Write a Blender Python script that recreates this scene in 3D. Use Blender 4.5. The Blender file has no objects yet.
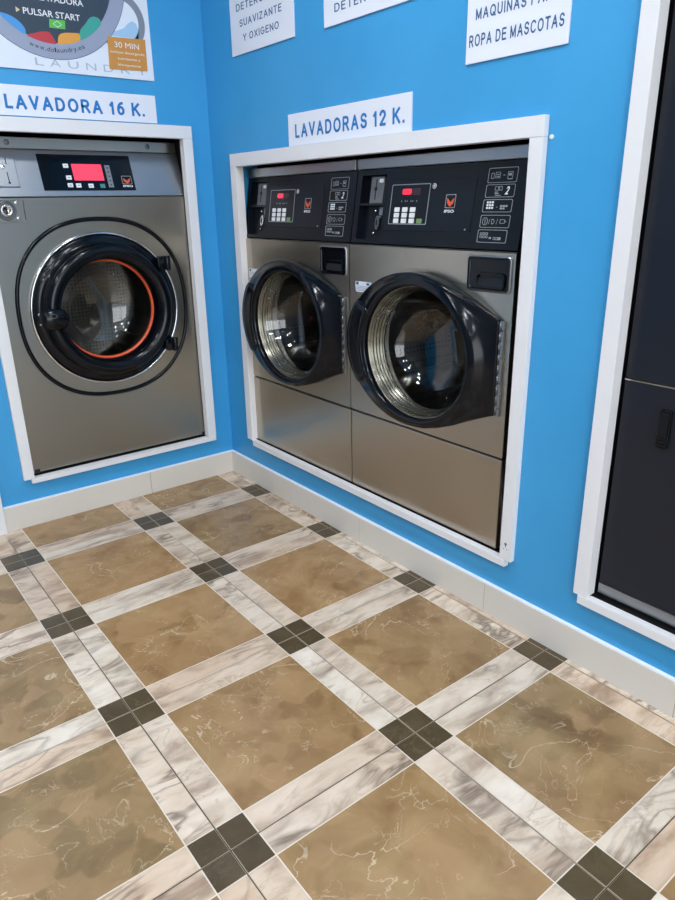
import bpy, math, random
from mathutils import Vector, Matrix, Euler
random.seed(7)
S = bpy.context.scene
COL = S.collection
PI = math.pi

# ------------------------------------------------------------------ colour + materials
def lin(c):
    out = []
    for v in c:
        v /= 255.0
        out.append(v / 12.92 if v <= 0.04045 else ((v + 0.055) / 1.055) ** 2.4)
    return (*out, 1.0)

def mat(name, rgb, rough=0.5, metal=0.0, emit=None, estr=0.0, spec=0.5, bump=0.0, bscale=200.0, coat=0.0,
        stretch=None, var=0.0):
    m = bpy.data.materials.new(name); m.use_nodes = True
    nt = m.node_tree; b = nt.nodes['Principled BSDF']
    b.inputs['Base Color'].default_value = lin(rgb)
    b.inputs['Roughness'].default_value = rough
    b.inputs['Metallic'].default_value = metal
    b.inputs['Specular IOR Level'].default_value = spec
    b.inputs['Coat Weight'].default_value = coat
    b.inputs['Coat Roughness'].default_value = 0.08
    if emit:
        b.inputs['Emission Color'].default_value = lin(emit)
        b.inputs['Emission Strength'].default_value = estr
    if bump or var:
        tc = nt.nodes.new('ShaderNodeTexCoord'); mp = nt.nodes.new('ShaderNodeMapping')
        nt.links.new(tc.outputs['Object'], mp.inputs['Vector'])
        if stretch: mp.inputs['Scale'].default_value = stretch
        n = nt.nodes.new('ShaderNodeTexNoise'); n.inputs['Scale'].default_value = bscale
        n.inputs['Detail'].default_value = 4
        nt.links.new(mp.outputs[0], n.inputs['Vector'])
        if bump:
            bp = nt.nodes.new('ShaderNodeBump'); bp.inputs['Strength'].default_value = bump
            bp.inputs['Distance'].default_value = 0.002
            nt.links.new(n.outputs['Fac'], bp.inputs['Height']); nt.links.new(bp.outputs[0], b.inputs['Normal'])
        if var:
            mr = nt.nodes.new('ShaderNodeMapRange')
            mr.inputs['From Min'].default_value = 0.3; mr.inputs['From Max'].default_value = 0.7
            mr.inputs['To Min'].default_value = rough - var; mr.inputs['To Max'].default_value = rough + var
            nt.links.new(n.outputs['Fac'], mr.inputs['Value']); nt.links.new(mr.outputs[0], b.inputs['Roughness'])
    return m

def blue_wall():
    m = mat('blue_paint', (54, 151, 208), 0.42, spec=0.5, bump=0.12, bscale=55)
    nt = m.node_tree; b = nt.nodes['Principled BSDF']
    tc = nt.nodes.new('ShaderNodeTexCoord'); n = nt.nodes.new('ShaderNodeTexNoise'); n.inputs['Scale'].default_value = 2.3
    n.inputs['Detail'].default_value = 5
    nt.links.new(tc.outputs['Object'], n.inputs['Vector'])
    r = nt.nodes.new('ShaderNodeValToRGB')
    r.color_ramp.elements[0].position = .35; r.color_ramp.elements[0].color = lin((53, 150, 206))
    r.color_ramp.elements[1].position = .65; r.color_ramp.elements[1].color = lin((61, 157, 213))
    nt.links.new(n.outputs['Fac'], r.inputs[0]); nt.links.new(r.outputs[0], b.inputs['Base Color'])
    return m

def marble(name, dark, mid, light, vein, vscale, vwidth, rough, stretch=(1, 1, 1), rot=0, cloud=5.0, tone2=None, vein2=None, distort=.5, amts=(.8, .5), det=(5, 7), mott=None):
    m = bpy.data.materials.new(name); m.use_nodes = True
    nt = m.node_tree; N = nt.nodes; L = nt.links; b = N['Principled BSDF']
    b.inputs['Roughness'].default_value = rough; b.inputs['Specular IOR Level'].default_value = 0.45
    tc = N.new('ShaderNodeTexCoord'); at = N.new('ShaderNodeAttribute'); at.attribute_name = 'off'
    ad = N.new('ShaderNodeVectorMath'); ad.operation = 'ADD'
    L.new(tc.outputs['Object'], ad.inputs[0]); L.new(at.outputs['Vector'], ad.inputs[1])
    mp = N.new('ShaderNodeMapping'); mp.inputs['Scale'].default_value = stretch; mp.inputs['Rotation'].default_value = (0, 0, rot)
    L.new(ad.outputs[0], mp.inputs['Vector'])
    cl = N.new('ShaderNodeTexNoise'); cl.inputs['Scale'].default_value = cloud; cl.inputs['Detail'].default_value = 6
    cl.inputs['Distortion'].default_value = distort; cl.inputs['Roughness'].default_value = .55
    L.new(mp.outputs[0], cl.inputs['Vector'])
    r = N.new('ShaderNodeValToRGB'); e = r.color_ramp.elements
    e[0].position = .30; e[0].color = lin(dark); e[1].position = .72; e[1].color = lin(light)
    k = e.new(.5); k.color = lin(mid)
    L.new(cl.outputs['Fac'], r.inputs[0])
    out = r.outputs[0]
    if tone2:   # tile-to-tile difference
        mx = N.new('ShaderNodeMix'); mx.data_type = 'RGBA'; mx.blend_type = 'MULTIPLY'
        at2 = N.new('ShaderNodeAttribute'); at2.attribute_name = 'tone'
        L.new(at2.outputs['Fac'], mx.inputs['Factor']); L.new(out, mx.inputs['A']); mx.inputs['B'].default_value = lin(tone2)
        out = mx.outputs['Result']
    if mott:    # leaf-like mottling
        wn = N.new('ShaderNodeTexNoise'); wn.inputs['Scale'].default_value = 9; wn.inputs['Detail'].default_value = 3; L.new(mp.outputs[0], wn.inputs['Vector'])
        wm = N.new('ShaderNodeVectorMath'); wm.operation = 'MULTIPLY_ADD'; wm.inputs[1].default_value = (.10, .10, .10)
        L.new(wn.outputs['Color'], wm.inputs[0]); L.new(mp.outputs[0], wm.inputs[2])
        vo = N.new('ShaderNodeTexVoronoi'); vo.feature = 'SMOOTH_F1'; vo.inputs['Scale'].default_value = 15; vo.inputs['Smoothness'].default_value = .25
        L.new(wm.outputs[0], vo.inputs['Vector'])
        sp = N.new('ShaderNodeSeparateColor'); L.new(vo.outputs['Color'], sp.inputs[0])
        mk = N.new('ShaderNodeMath'); mk.operation = 'MULTIPLY'; mk.inputs[1].default_value = .5; L.new(sp.outputs[0], mk.inputs[0])
        mx = N.new('ShaderNodeMix'); mx.data_type = 'RGBA'; L.new(mk.outputs[0], mx.inputs['Factor']); L.new(out, mx.inputs['A']); mx.inputs['B'].default_value = lin(mott)
        out = mx.outputs['Result']
    for (vs, vw, vc, amt, det) in ((vscale, vwidth, vein, amts[0], det[0]), (vscale * 2.1, vwidth * .8, vein2 or vein, amts[1], det[1])):
        vn = N.new('ShaderNodeTexNoise'); vn.inputs['Scale'].default_value = vs; vn.inputs['Detail'].default_value = det
        vn.inputs['Distortion'].default_value = 1.1; vn.inputs['Roughness'].default_value = .5
        L.new(mp.outputs[0], vn.inputs['Vector'])
        s = N.new('ShaderNodeMath'); s.operation = 'SUBTRACT'; s.inputs[1].default_value = .5; L.new(vn.outputs['Fac'], s.inputs[0])
        a = N.new('ShaderNodeMath'); a.operation = 'ABSOLUTE'; L.new(s.outputs[0], a.inputs[0])
        mr = N.new('ShaderNodeMapRange'); mr.inputs['From Min'].default_value = 0; mr.inputs['From Max'].default_value = vw
        mr.inputs['To Min'].default_value = 1; mr.inputs['To Max'].default_value = 0; L.new(a.outputs[0], mr.inputs['Value'])
        # veins come and go
        gn = N.new('ShaderNodeTexNoise'); gn.inputs['Scale'].default_value = vs * .9; L.new(ad.outputs[0], gn.inputs['Vector'])
        gr = N.new('ShaderNodeMapRange'); gr.inputs['From Min'].default_value = .45; gr.inputs['From Max'].default_value = .62
        L.new(gn.outputs['Fac'], gr.inputs['Value'])
        mu = N.new('ShaderNodeMath'); mu.operation = 'MULTIPLY'; L.new(mr.outputs[0], mu.inputs[0]); L.new(gr.outputs[0], mu.inputs[1])
        m2 = N.new('ShaderNodeMath'); m2.operation = 'MULTIPLY'; m2.inputs[1].default_value = amt; L.new(mu.outputs[0], m2.inputs[0])
        mx = N.new('ShaderNodeMix'); mx.data_type = 'RGBA'
        L.new(m2.outputs[0], mx.inputs['Factor']); L.new(out, mx.inputs['A']); mx.inputs['B'].default_value = lin(vc)
        out = mx.outputs['Result']
    L.new(out, b.inputs['Base Color'])
    return m

def glass_mat():
    m = bpy.data.materials.new('door_glass'); m.use_nodes = True
    nt = m.node_tree; N = nt.nodes; L = nt.links
    N.remove(N['Principled BSDF']); out = N['Material Output']
    t = N.new('ShaderNodeBsdfTransparent'); t.inputs[0].default_value = (.90, .92, .92, 1)
    g = N.new('ShaderNodeBsdfGlossy'); g.inputs['Roughness'].default_value = .02; g.inputs['Color'].default_value = (1, 1, 1, 1)
    f = N.new('ShaderNodeLayerWeight'); f.inputs['Blend'].default_value = .5      # Schlick reflectance of a thin pane
    p = N.new('ShaderNodeMath'); p.operation = 'POWER'; p.inputs[1].default_value = 5.0; L.new(f.outputs['Facing'], p.inputs[0])
    k = N.new('ShaderNodeMath'); k.operation = 'MULTIPLY_ADD'; k.inputs[1].default_value = .9; k.inputs[2].default_value = .07; k.use_clamp = True
    L.new(p.outputs[0], k.inputs[0])
    mx = N.new('ShaderNodeMixShader'); L.new(k.outputs[0], mx.inputs[0]); L.new(t.outputs[0], mx.inputs[1]); L.new(g.outputs[0], mx.inputs[2])
    L.new(mx.outputs[0], out.inputs['Surface'])
    return m

def drum_mat():
    m = mat('drum_steel', (110, 108, 104), .42, 1.0)
    nt = m.node_tree; N = nt.nodes; L = nt.links; b = N['Principled BSDF']
    tc = N.new('ShaderNodeTexCoord'); v = N.new('ShaderNodeTexVoronoi'); v.inputs['Scale'].default_value = 62
    v.inputs['Randomness'].default_value = 0.0
    L.new(tc.outputs['Object'], v.inputs['Vector'])
    r = N.new('ShaderNodeValToRGB'); r.color_ramp.elements[0].position = .22; r.color_ramp.elements[0].color = (.05, .05, .05, 1)
    r.color_ramp.elements[1].position = .27; r.color_ramp.elements[1].color = lin((105, 103, 98))
    L.new(v.outputs['Distance'], r.inputs[0]); L.new(r.outputs[0], b.inputs['Base Color'])
    return m

M = dict(
    blue=blue_wall(),
    white=mat('white_lacquer_board', (226, 227, 229), .38, bump=.03, bscale=90),
    base=mat('baseboard_tile', (214, 209, 200), .3, bump=.03, bscale=30),
    grout_w=mat('white_grout', (235, 240, 245), .8),
    grout_g=mat('grey_joint', (120, 116, 110), .9),
    ceil=mat('ceiling_paint', (164, 192, 214), .9),
    dimw=mat('grey_wall_paint', (112, 116, 120), .8),
    pale=mat('pale_wall_paint', (215, 218, 220), .8),
    grout=mat('floor_grout', (62, 54, 44), .9),
    grout_l=mat('pale_floor_grout', (176, 164, 144), .9),
    line=mat('tile_print_line', (222, 210, 190), .35),
    brown=marble('brown_marble_tile', (132, 98, 62), (158, 124, 83), (181, 148, 104), (216, 196, 164), 6.0, .0085, .26, cloud=7,
                 tone2=(214, 226, 226), distort=.7, amts=(.75, .5), det=(6, 8), mott=(184, 148, 106)),
    strip=marble('white_marble_tile', (170, 150, 130), (222, 208, 188), (238, 228, 212), (112, 95, 80), 4.2, .060, .26,
                 stretch=(1.0, 2.6, 1), rot=.75, cloud=6, tone2=(238, 220, 206), vein2=(166, 142, 122), distort=.4, amts=(.85, .5), det=(3, 3)),
    dark=marble('dark_tile', (74, 61, 40), (83, 69, 47), (92, 79, 56), (104, 94, 76), 9, .02, .3, cloud=14),
    steel=mat('brushed_steel', (182, 173, 158), .29, 1.0, bscale=6, stretch=(14, 14, .3), var=.006),
    steel_d=mat('dark_brushed_steel', (152, 149, 141), .29, 1.0, bscale=6, stretch=(14, 14, .3), var=.006),
    steel_top=mat('satin_steel', (160, 163, 166), .34, 1.0, bscale=6, stretch=(.3, 14, 14), var=.006),
    chrome=mat('chrome', (225, 225, 225), .12, 1.0),
    zinc=mat('zinc_plate', (112, 114, 116), .42, 1.0, bump=.1, bscale=150),
    alloy=mat('grey_alloy', (112, 115, 119), .45, .25, bump=.05, bscale=150),
    black=mat('black_plastic', (7, 12, 19), .16, spec=.3),
    black_m=mat('black_satin_plastic', (13, 17, 23), .32, spec=.32),
    console=mat('black_console', (11, 17, 25), .28, spec=.22),
    lid=mat('console_lid', (16, 22, 31), .34, spec=.22),
    rubber=mat('black_rubber', (12, 13, 15), .55),
    orange=mat('orange_gasket', (222, 92, 50), .45),
    glass=glass_mat(), drum=drum_mat(),
    gasket=mat('grey_gasket', (128, 123, 110), .26, metal=.8),
    char=mat('charcoal_panel', (27, 31, 40), .3, spec=.35),
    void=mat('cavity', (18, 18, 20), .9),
    wht=mat('white_print', (226, 230, 234), .5),
    gry=mat('grey_print', (120, 128, 136), .5),
    icon=mat('icon_outline_print', (150, 156, 162), .5),
    key=mat('white_key', (225, 228, 230), .4),
    keyg=mat('green_key', (110, 140, 88), .4),
    keyt=mat('teal_key', (70, 130, 130), .4),
    keygry=mat('grey_key', (150, 156, 160), .4),
    led=mat('red_display', (60, 5, 12), .3, emit=(255, 40, 70), estr=1.1),
    lcd=mat('pink_display', (60, 8, 15), .3, emit=(255, 66, 96), estr=1.05),
    ledoff=mat('dark_display', (44, 16, 26), .25),
    ledgr=mat('pale_display', (120, 105, 110), .3),
    orl=mat('emblem_orange', (214, 84, 50), .5),
    sign=mat('sign_board', (226, 231, 240), .35),
    ink=mat('sign_blue_ink', (16, 116, 188), .5),
    ink2=mat('sign_dark_blue_ink', (45, 92, 138), .5),
    poster=mat('poster_board', (222, 230, 240), .35),
    p_ring=mat('poster_grey_ring', (150, 160, 182), .4),
    p_edge=mat('poster_thin_edge', (50, 56, 66), .4),
    p_disc=mat('poster_dark_disc', (52, 66, 80), .4),
    p_red=mat('poster_red', (190, 58, 66), .4), p_or=mat('poster_orange', (222, 158, 66), .4),
    p_teal=mat('poster_teal', (62, 160, 146), .4), p_bl=mat('poster_blue', (74, 150, 214), .4),
    p_gr=mat('poster_green', (92, 186, 80), .4), p_tag=mat('poster_tag', (200, 140, 62), .45),
    p_gry=mat('poster_ring_grey', (128, 136, 150), .4), p_pale=mat('poster_pale_blue', (160, 198, 228), .4),
    p_txt=mat('poster_pale_letters', (172, 184, 200), .4), p_ink=mat('poster_black_ink', (40, 44, 52), .4),
    p_arrow=mat('poster_arrow', (214, 196, 160), .4),
    lamp=mat('lamp_diffuser', (240, 240, 240), .5, emit=(248, 250, 255), estr=95.0),
    outside=mat('pavement', (150, 148, 144), .9),
)

def _arc(cx, cy, rx, ry, a0, a1, n=12):
    return [(cx + rx*math.cos(math.radians(a0 + (a1-a0)*i/n)), cy + ry*math.sin(math.radians(a0 + (a1-a0)*i/n))) for i in range(n+1)]
_O = _arc(.40, .5, .40, .5, 90, 450, 28)
GL = {
 'A': (.76, [[(0,0),(.38,1),(.76,0)], [(.15,.33),(.61,.33)]]),
 'C': (.74, [_arc(.40, .5, .40, .5, 42, 318, 22)]),
 'D': (.72, [[(0,0),(0,1),(.30,1)] + _arc(.30, .5, .42, .5, 90, -90, 14)[1:] + [(0,0)]]),
 'E': (.60, [[(.60,0),(0,0),(0,1),(.60,1)], [(0,.53),(.54,.53)]]),
 'G': (.78, [_arc(.40, .5, .40, .5, 45, 335, 22) + [(.78,.46),(.44,.46)]]),
 'I': (.16, [[(.08,0),(.08,1)]]),
 'K': (.70, [[(0,0),(0,1)], [(.66,1),(0,.38)], [(.24,.60),(.70,0)]]),
 'L': (.54, [[(0,1),(0,0),(.54,0)]]),
 'M': (.80, [[(0,0),(0,1),(.40,.08),(.80,1),(.80,0)]]),
 'N': (.68, [[(0,0),(0,1),(.68,0),(.68,1)]]),
 'O': (.80, [_O[:-1] + [_O[0]]]),
 'P': (.62, [[(0,0),(0,1),(.36,1)] + _arc(.36, .74, .26, .26, 90, -90, 10)[1:] + [(0,.48)]]),
 'Q': (.80, [_O[:-1] + [_O[0]], [(.50,.24),(.80,-.04)]]),
 'R': (.68, [[(0,0),(0,1),(.38,1)] + _arc(.38, .745, .26, .255, 90, -90, 10)[1:] + [(0,.49)], [(.36,.49),(.68,0)]]),
 'S': (.64, [_arc(.32, .745, .30, .255, 20, 262, 14) + _arc(.32, .26, .32, .26, 82, -165, 14)]),
 'T': (.64, [[(0,1),(.64,1)], [(.32,1),(.32,0)]]),
 'U': (.68, [[(0,1),(0,.34)] + _arc(.34, .34, .34, .34, 180, 360, 14)[1:] + [(.68,1)]]),
 'V': (.72, [[(0,1),(.36,0),(.72,1)]]),
 'X': (.70, [[(0,0),(.70,1)], [(0,1),(.70,0)]]),
 'Y': (.70, [[(0,1),(.35,.45),(.70,1)], [(.35,.45),(.35,0)]]),
 'Z': (.64, [[(0,1),(.64,1),(0,0),(.64,0)]]),
 '1': (.40, [[(0,.76),(.28,1),(.28,0)]]),
 '2': (.60, [_arc(.30, .72, .30, .28, 170, -20, 12) + [(.0,0),(.60,0)]]),
 '6': (.60, [_arc(.30, .32, .30, .32, 0, 360, 18), _arc(.50, .42, .50, .58, 180, 92, 10)]),
 '.': (.16, [[(.08,0),(.08,.02)]]), ' ': (.20, []),
}

# ------------------------------------------------------------------ mesh builder
class MB:
    def __init__(self, T=None):
        self.v = []; self.f = []; self.mi = []; self.T = T or Matrix.Identity(4); self.m = 0; self.sm = []
    def add(self, vs, fs, smooth=False):
        o = len(self.v); self.v += [self.T @ Vector(p) for p in vs]
        for q in fs: self.f.append([o + i for i in q]); self.mi.append(self.m); self.sm.append(smooth)
        return self
    def box(self, x0, x1, y0, y1, z0, z1):
        x0, x1 = sorted((x0, x1)); y0, y1 = sorted((y0, y1)); z0, z1 = sorted((z0, z1))
        v = [(x0,y0,z0),(x1,y0,z0),(x1,y1,z0),(x0,y1,z0),(x0,y0,z1),(x1,y0,z1),(x1,y1,z1),(x0,y1,z1)]
        return self.add(v, [(0,3,2,1),(4,5,6,7),(0,1,5,4),(1,2,6,5),(2,3,7,6),(3,0,4,7)])
    def loops(self, L, close=True, cap0=False, cap1=False, smooth=True):
        n = len(L[0]); vs = [p for l in L for p in l]; fs = []
        for i in range(len(L) - 1):
            for j in range(n if close else n - 1):
                k = (j + 1) % n
                fs.append((i*n + j, i*n + k, (i+1)*n + k, (i+1)*n + j))
        if cap0: fs.append(tuple(reversed(range(n))))
        if cap1: fs.append(tuple((len(L)-1)*n + j for j in range(n)))
        return self.add(vs, fs, smooth)
    def lathe(self, cu, cv, prof, ku=1.0, n=96, cap0=False, cap1=False, smooth=True):
        # prof: (radius, depth) about the depth axis (local y), centre (cu, cv) in the u-v plane
        L = [[(cu + ku*r*math.cos(2*PI*j/n), d, cv + r*math.sin(2*PI*j/n)) for j in range(n)] for r, d in prof]
        return self.loops(L, True, cap0, cap1, smooth)
    def prism(self, pts, d0, d1, smooth=False):      # polygon in u-v, extruded along depth
        n = len(pts)
        vs = [(a, d0, b) for a, b in pts] + [(a, d1, b) for a, b in pts]
        fs = [tuple(range(n)), tuple(reversed(range(n, 2*n)))]
        fs += [(j, n + j, n + (j+1) % n, (j+1) % n) for j in range(n)]
        return self.add(vs, fs, smooth)
    def rod(self, p, q, r, n=12):
        p, q = Vector(p), Vector(q); a = (q - p).normalized(); b = a.orthogonal().normalized(); c = a.cross(b)
        L = [[tuple(o + r*(math.cos(2*PI*j/n)*b + math.sin(2*PI*j/n)*c)) for j in range(n)] for o in (p, q)]
        return self.loops(L, True, True, True, True)
    def blob(self, c, rx, ry, rz, n=20, e=1.0):
        L = []
        for i in range(1, n):
            t = PI*i/n - PI/2
            ct, st = math.cos(t)**e, math.copysign(abs(math.sin(t))**e, math.sin(t))
            L.append([(c[0] + rx*ct*math.cos(2*PI*j/24), c[1] + ry*st, c[2] + rz*ct*math.sin(2*PI*j/24)) for j in range(24)])
        return self.loops(L, True, True, True, True)
    def text(self, s, u0, v0, h, width=None, d=-.001, th=.0004, bold=0.0, shear=0.0, rot=0.0, center=False, fit=True):
        cu = bpy.data.curves.new('t', 'FONT'); cu.body = s; cu.size = 1; cu.offset = bold; cu.shear = shear
        cu.resolution_u = 3
        ob = bpy.data.objects.new('t', cu); COL.objects.link(ob)
        dg = bpy.context.evaluated_depsgraph_get(); dg.update(); me = bpy.data.meshes.new_from_object(ob.evaluated_get(dg))
        xs = [p.co.x for p in me.vertices]; ys = [p.co.y for p in me.vertices]
        capH = 0.729
        x0, x1 = min(xs), max(xs); k = h / capH; kx = (width / (x1 - x0)) if width else k
        sh = -(x0 + x1)/2 if center else -x0
        cr, sr = math.cos(rot), math.sin(rot)
        vs = []
        for p in me.vertices:
            a, b = (p.co.x + sh)*kx, p.co.y*k
            vs.append((u0 + a*cr - b*sr, d, v0 + a*sr + b*cr))
        self.add(vs, [tuple(q.vertices) for q in me.polygons])
        bpy.data.objects.remove(ob); bpy.data.meshes.remove(me); bpy.data.curves.remove(cu)
        return self
    def strokes(self, s, u0, v0, h, width, d, t=.16, slant=0.0):
        # grotesque sign lettering: every letter is a set of even strokes
        adv = sum(GL[c][0] + .20 for c in s) - .20
        k = width/adv; x = 0.0
        ky, kx = h, k
        def put(pts): return [(u0 + kx*a + slant*h*b, v0 + ky*b) for a, b in pts]
        for c in s:
            w, paths = GL[c]
            for pi_, P_ in enumerate(paths):
                Q = put([(x + t/2 + a*(w - t)/w if w > t else x + a, t/2 + b*(1 - t)) for a, b in P_])
                hw = t*h/2; hx = t*k/2
                for i in range(len(Q)-1):
                    (ax, ay), (bx, by) = Q[i], Q[i+1]; L_ = math.hypot(bx-ax, by-ay)
                    if L_ < 1e-9: continue
                    nx, ny = -(by-ay)/L_*hx, (bx-ax)/L_*hw
                    e0 = hw if i == 0 else 0; e1 = hw if i == len(Q)-2 else 0
                    tx, ty = (bx-ax)/L_, (by-ay)/L_
                    closed = Q[0] == Q[-1]
                    if closed: e0 = e1 = 0
                    ax -= tx*e0*.98; ay -= ty*e0*.98; bx += tx*e1*.98; by += ty*e1*.98
                    dd = d - .00006 - .00005*(i % 2) - .00012*pi_; self.add([(ax-nx, dd, ay-ny), (bx-nx, dd, by-ny), (bx+nx, dd, by+ny), (ax+nx, dd, ay+ny)], [(0,1,2,3)])
                for i in range(0 if Q[0] == Q[-1] else 1, len(Q)-1):
                    self.add([(Q[i][0] + hx*.99*math.cos(PI*j/5), d - .00012*pi_, Q[i][1] + hw*.99*math.sin(PI*j/5)) for j in range(10)], [tuple(range(10))])
            x += w + .20
        return self
    def build(self, name, mats, parent=None, bevel=0.0, seg=2, flip=None):
        if not isinstance(mats, (list, tuple)): mats = [mats]
        me = bpy.data.meshes.new(name); me.from_pydata([tuple(p) for p in self.v], [], self.f)
        for mm in mats: me.materials.append(mm)
        for p, k, s in zip(me.polygons, self.mi, self.sm): p.material_index = k; p.use_smooth = s
        me.update()
        import bmesh
        bm = bmesh.new(); bm.from_mesh(me)
        bmesh.ops.remove_doubles(bm, verts=bm.verts, dist=1e-6) if flip is None else None
        bmesh.ops.recalc_face_normals(bm, faces=bm.faces); bm.to_mesh(me); bm.free()
        o = bpy.data.objects.new(name, me); COL.objects.link(o)
        if parent is not None: o.parent = parent
        if bevel:
            b = o.modifiers.new('bevel', 'BEVEL'); b.width = bevel; b.segments = seg; b.limit_method = 'ANGLE'; b.angle_limit = .6
            b.harden_normals = False
        return o

def empty(name, loc, rz=0.0):
    o = bpy.data.objects.new(name, None); COL.objects.link(o); o.location = loc; o.rotation_euler = (0, 0, rz)
    o.empty_display_size = .1
    return o
def tag(o, label=None, cat=None, group=None, kind=None):
    if label: o['label'] = label
    if cat: o['category'] = cat
    if group: o['group'] = group
    if kind: o['kind'] = kind
    return o
def structure(mb, name, mats, bevel=0.0, label=None):
    o = mb.build(name, mats, None, bevel); o['kind'] = 'structure'
    if label: o['label'] = label
    return o
def copy_tree(o, parent=None):
    c = o.copy(); COL.objects.link(c); c.parent = parent
    for ch in [x for x in list(COL.objects) if x.parent == o]: copy_tree(ch, c)
    return c
def ell(cu, cv, a, b, n=96, e=1.0):
    out = []
    for j in range(n):
        t = 2*PI*j/n; c, s = math.cos(t), math.sin(t)
        out.append((cu + a*math.copysign(abs(c)**e, c), cv + b*math.copysign(abs(s)**e, s)))
    return out
def rrect(u0, u1, v0, v1, r, n=6):
    out = []
    for cx, cy, a0 in ((u1-r, v1-r, 0), (u0+r, v1-r, PI/2), (u0+r, v0+r, PI), (u1-r, v0+r, 1.5*PI)):
        for i in range(n + 1):
            a = a0 + PI/2*i/n; out.append((cx + r*math.cos(a), cy + r*math.sin(a)))
    return out
def shrink(pts, k):
    cx = (min(p[0] for p in pts) + max(p[0] for p in pts))/2; cy = (min(p[1] for p in pts) + max(p[1] for p in pts))/2
    hx = max(p[0] for p in pts) - cx; hy = max(p[1] for p in pts) - cy
    return [(cx + (p[0]-cx)*(hx-k)/hx, cy + (p[1]-cy)*(hy-k)/hy) for p in pts]
def ringband(mb, pts, k, d0, d1):      # flat outline band following a closed polygon
    a, b = pts, shrink(pts, k)
    f = lambda P, d: [(p[0], d, p[1]) for p in P]
    L = [f(a, d1), f(a, d0), f(b, d0), f(b, d1), f(a, d1)]
    return mb.loops(L, True, smooth=False)

# ------------------------------------------------------------------ setting
RW, RD, RH = -3.4, -5.0, 2.75
def wall_with_holes(s0, s1, h, holes, place, t=.10):
    # grid of boxes around the openings; place(s0,s1,z0,z1) adds one
    xs = sorted(set([s0, s1] + [v for a in holes for v in a[:2]])); zs = sorted(set([0, h] + [v for a in holes for v in a[2:]]))
    for i in range(len(xs)-1):
        run = None
        for k in range(len(zs)-1):
            cx, cz = (xs[i]+xs[i+1])/2, (zs[k]+zs[k+1])/2
            inside = any(a[0] < cx < a[1] and a[2] < cz < a[3] for a in holes)
            if not inside: run = [zs[k], zs[k+1]] if run is None else [run[0], zs[k+1]]
            if (inside or k == len(zs)-2) and run: place(xs[i], xs[i+1], run[0], run[1]); run = None
# frame openings (outer, inner)
F2 = dict(yo0=.1787, yi0=.2187, yi1=1.592, yo1=1.6315, zt=1.3703, zi=1.3247)
mb = MB()
H_R = [(.190, 1.615, .2, 1.345), (1.864, 2.722, .2, 2.18)]
wall_with_holes(-.1, 5.0, RH, H_R, lambda a, b, z0, z1: mb.box(0, .1, -a, -b, z0, z1))
structure(mb, 'wall_right', M['blue'])
mb = MB()
H_B = [(-.905, -.108, .19, 1.455)]
wall_with_holes(RW, 0, RH, H_B, lambda a, b, z0, z1: mb.box(a, b, 0, .1, z0, z1))
structure(mb, 'wall_back', M['blue'])
mb = MB(); mb.box(RW-.1, RW, RD-.1, .1, 0, RH); structure(mb, 'wall_left', M['dimw'])
mb = MB()
wall_with_holes(RW, 0.1, RH, [(-3.1, -.5, .05, 2.4)], lambda a, b, z0, z1: mb.box(a, b, RD-.1, RD, z0, z1))
structure(mb, 'wall_front', M['dimw'])
mb = MB(); mb.box(RW-.1, .8, RD-.1, .95, RH, RH+.1); structure(mb, 'ceiling', M['ceil'])
# shop window frame behind the viewer
mb = MB()
for a, b in ((-3.1, -3.04), (-1.83, -1.77), (-.56, -.5)): mb.box(a, b, RD-.08, RD-.02, .05, 2.4)
for a, b in ((.05, .12), (2.33, 2.4)): mb.box(-3.1, -.5, RD-.08, RD-.02, a, b)
structure(mb, 'window_1', M['white'])
mb = MB(); mb.box(-8, 6, RD-.1, RD-9, -.06, -.02); structure(mb, 'ground_outside', M['outside'])
# niches behind the openings
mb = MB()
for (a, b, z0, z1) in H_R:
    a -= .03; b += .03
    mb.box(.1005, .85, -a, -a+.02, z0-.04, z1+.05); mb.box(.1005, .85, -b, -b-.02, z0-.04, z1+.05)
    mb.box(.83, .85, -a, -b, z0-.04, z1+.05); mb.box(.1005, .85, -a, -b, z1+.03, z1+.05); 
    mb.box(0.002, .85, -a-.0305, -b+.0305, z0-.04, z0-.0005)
for (a, b, z0, z1) in H_R:      # added near-black sheets that put the gaps' shade on the hole edges
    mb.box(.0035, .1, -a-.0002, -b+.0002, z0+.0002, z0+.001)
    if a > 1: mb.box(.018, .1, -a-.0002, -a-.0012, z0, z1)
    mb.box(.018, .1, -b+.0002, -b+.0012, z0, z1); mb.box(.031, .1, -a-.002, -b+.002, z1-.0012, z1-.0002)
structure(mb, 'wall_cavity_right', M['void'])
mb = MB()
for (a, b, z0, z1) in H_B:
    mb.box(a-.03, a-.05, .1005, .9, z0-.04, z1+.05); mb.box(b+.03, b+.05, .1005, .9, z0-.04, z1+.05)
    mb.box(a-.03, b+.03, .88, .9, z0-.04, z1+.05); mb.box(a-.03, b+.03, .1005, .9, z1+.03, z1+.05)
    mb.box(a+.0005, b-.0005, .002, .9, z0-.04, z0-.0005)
for (a, b, z0, z1) in H_B:  # same added sheets: shade of the gaps as near-black edges
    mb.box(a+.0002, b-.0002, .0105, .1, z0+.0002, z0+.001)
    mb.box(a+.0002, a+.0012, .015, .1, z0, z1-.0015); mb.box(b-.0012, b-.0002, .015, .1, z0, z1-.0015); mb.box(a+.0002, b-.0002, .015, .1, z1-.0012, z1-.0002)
structure(mb, 'wall_cavity_back', M['void'])

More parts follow.
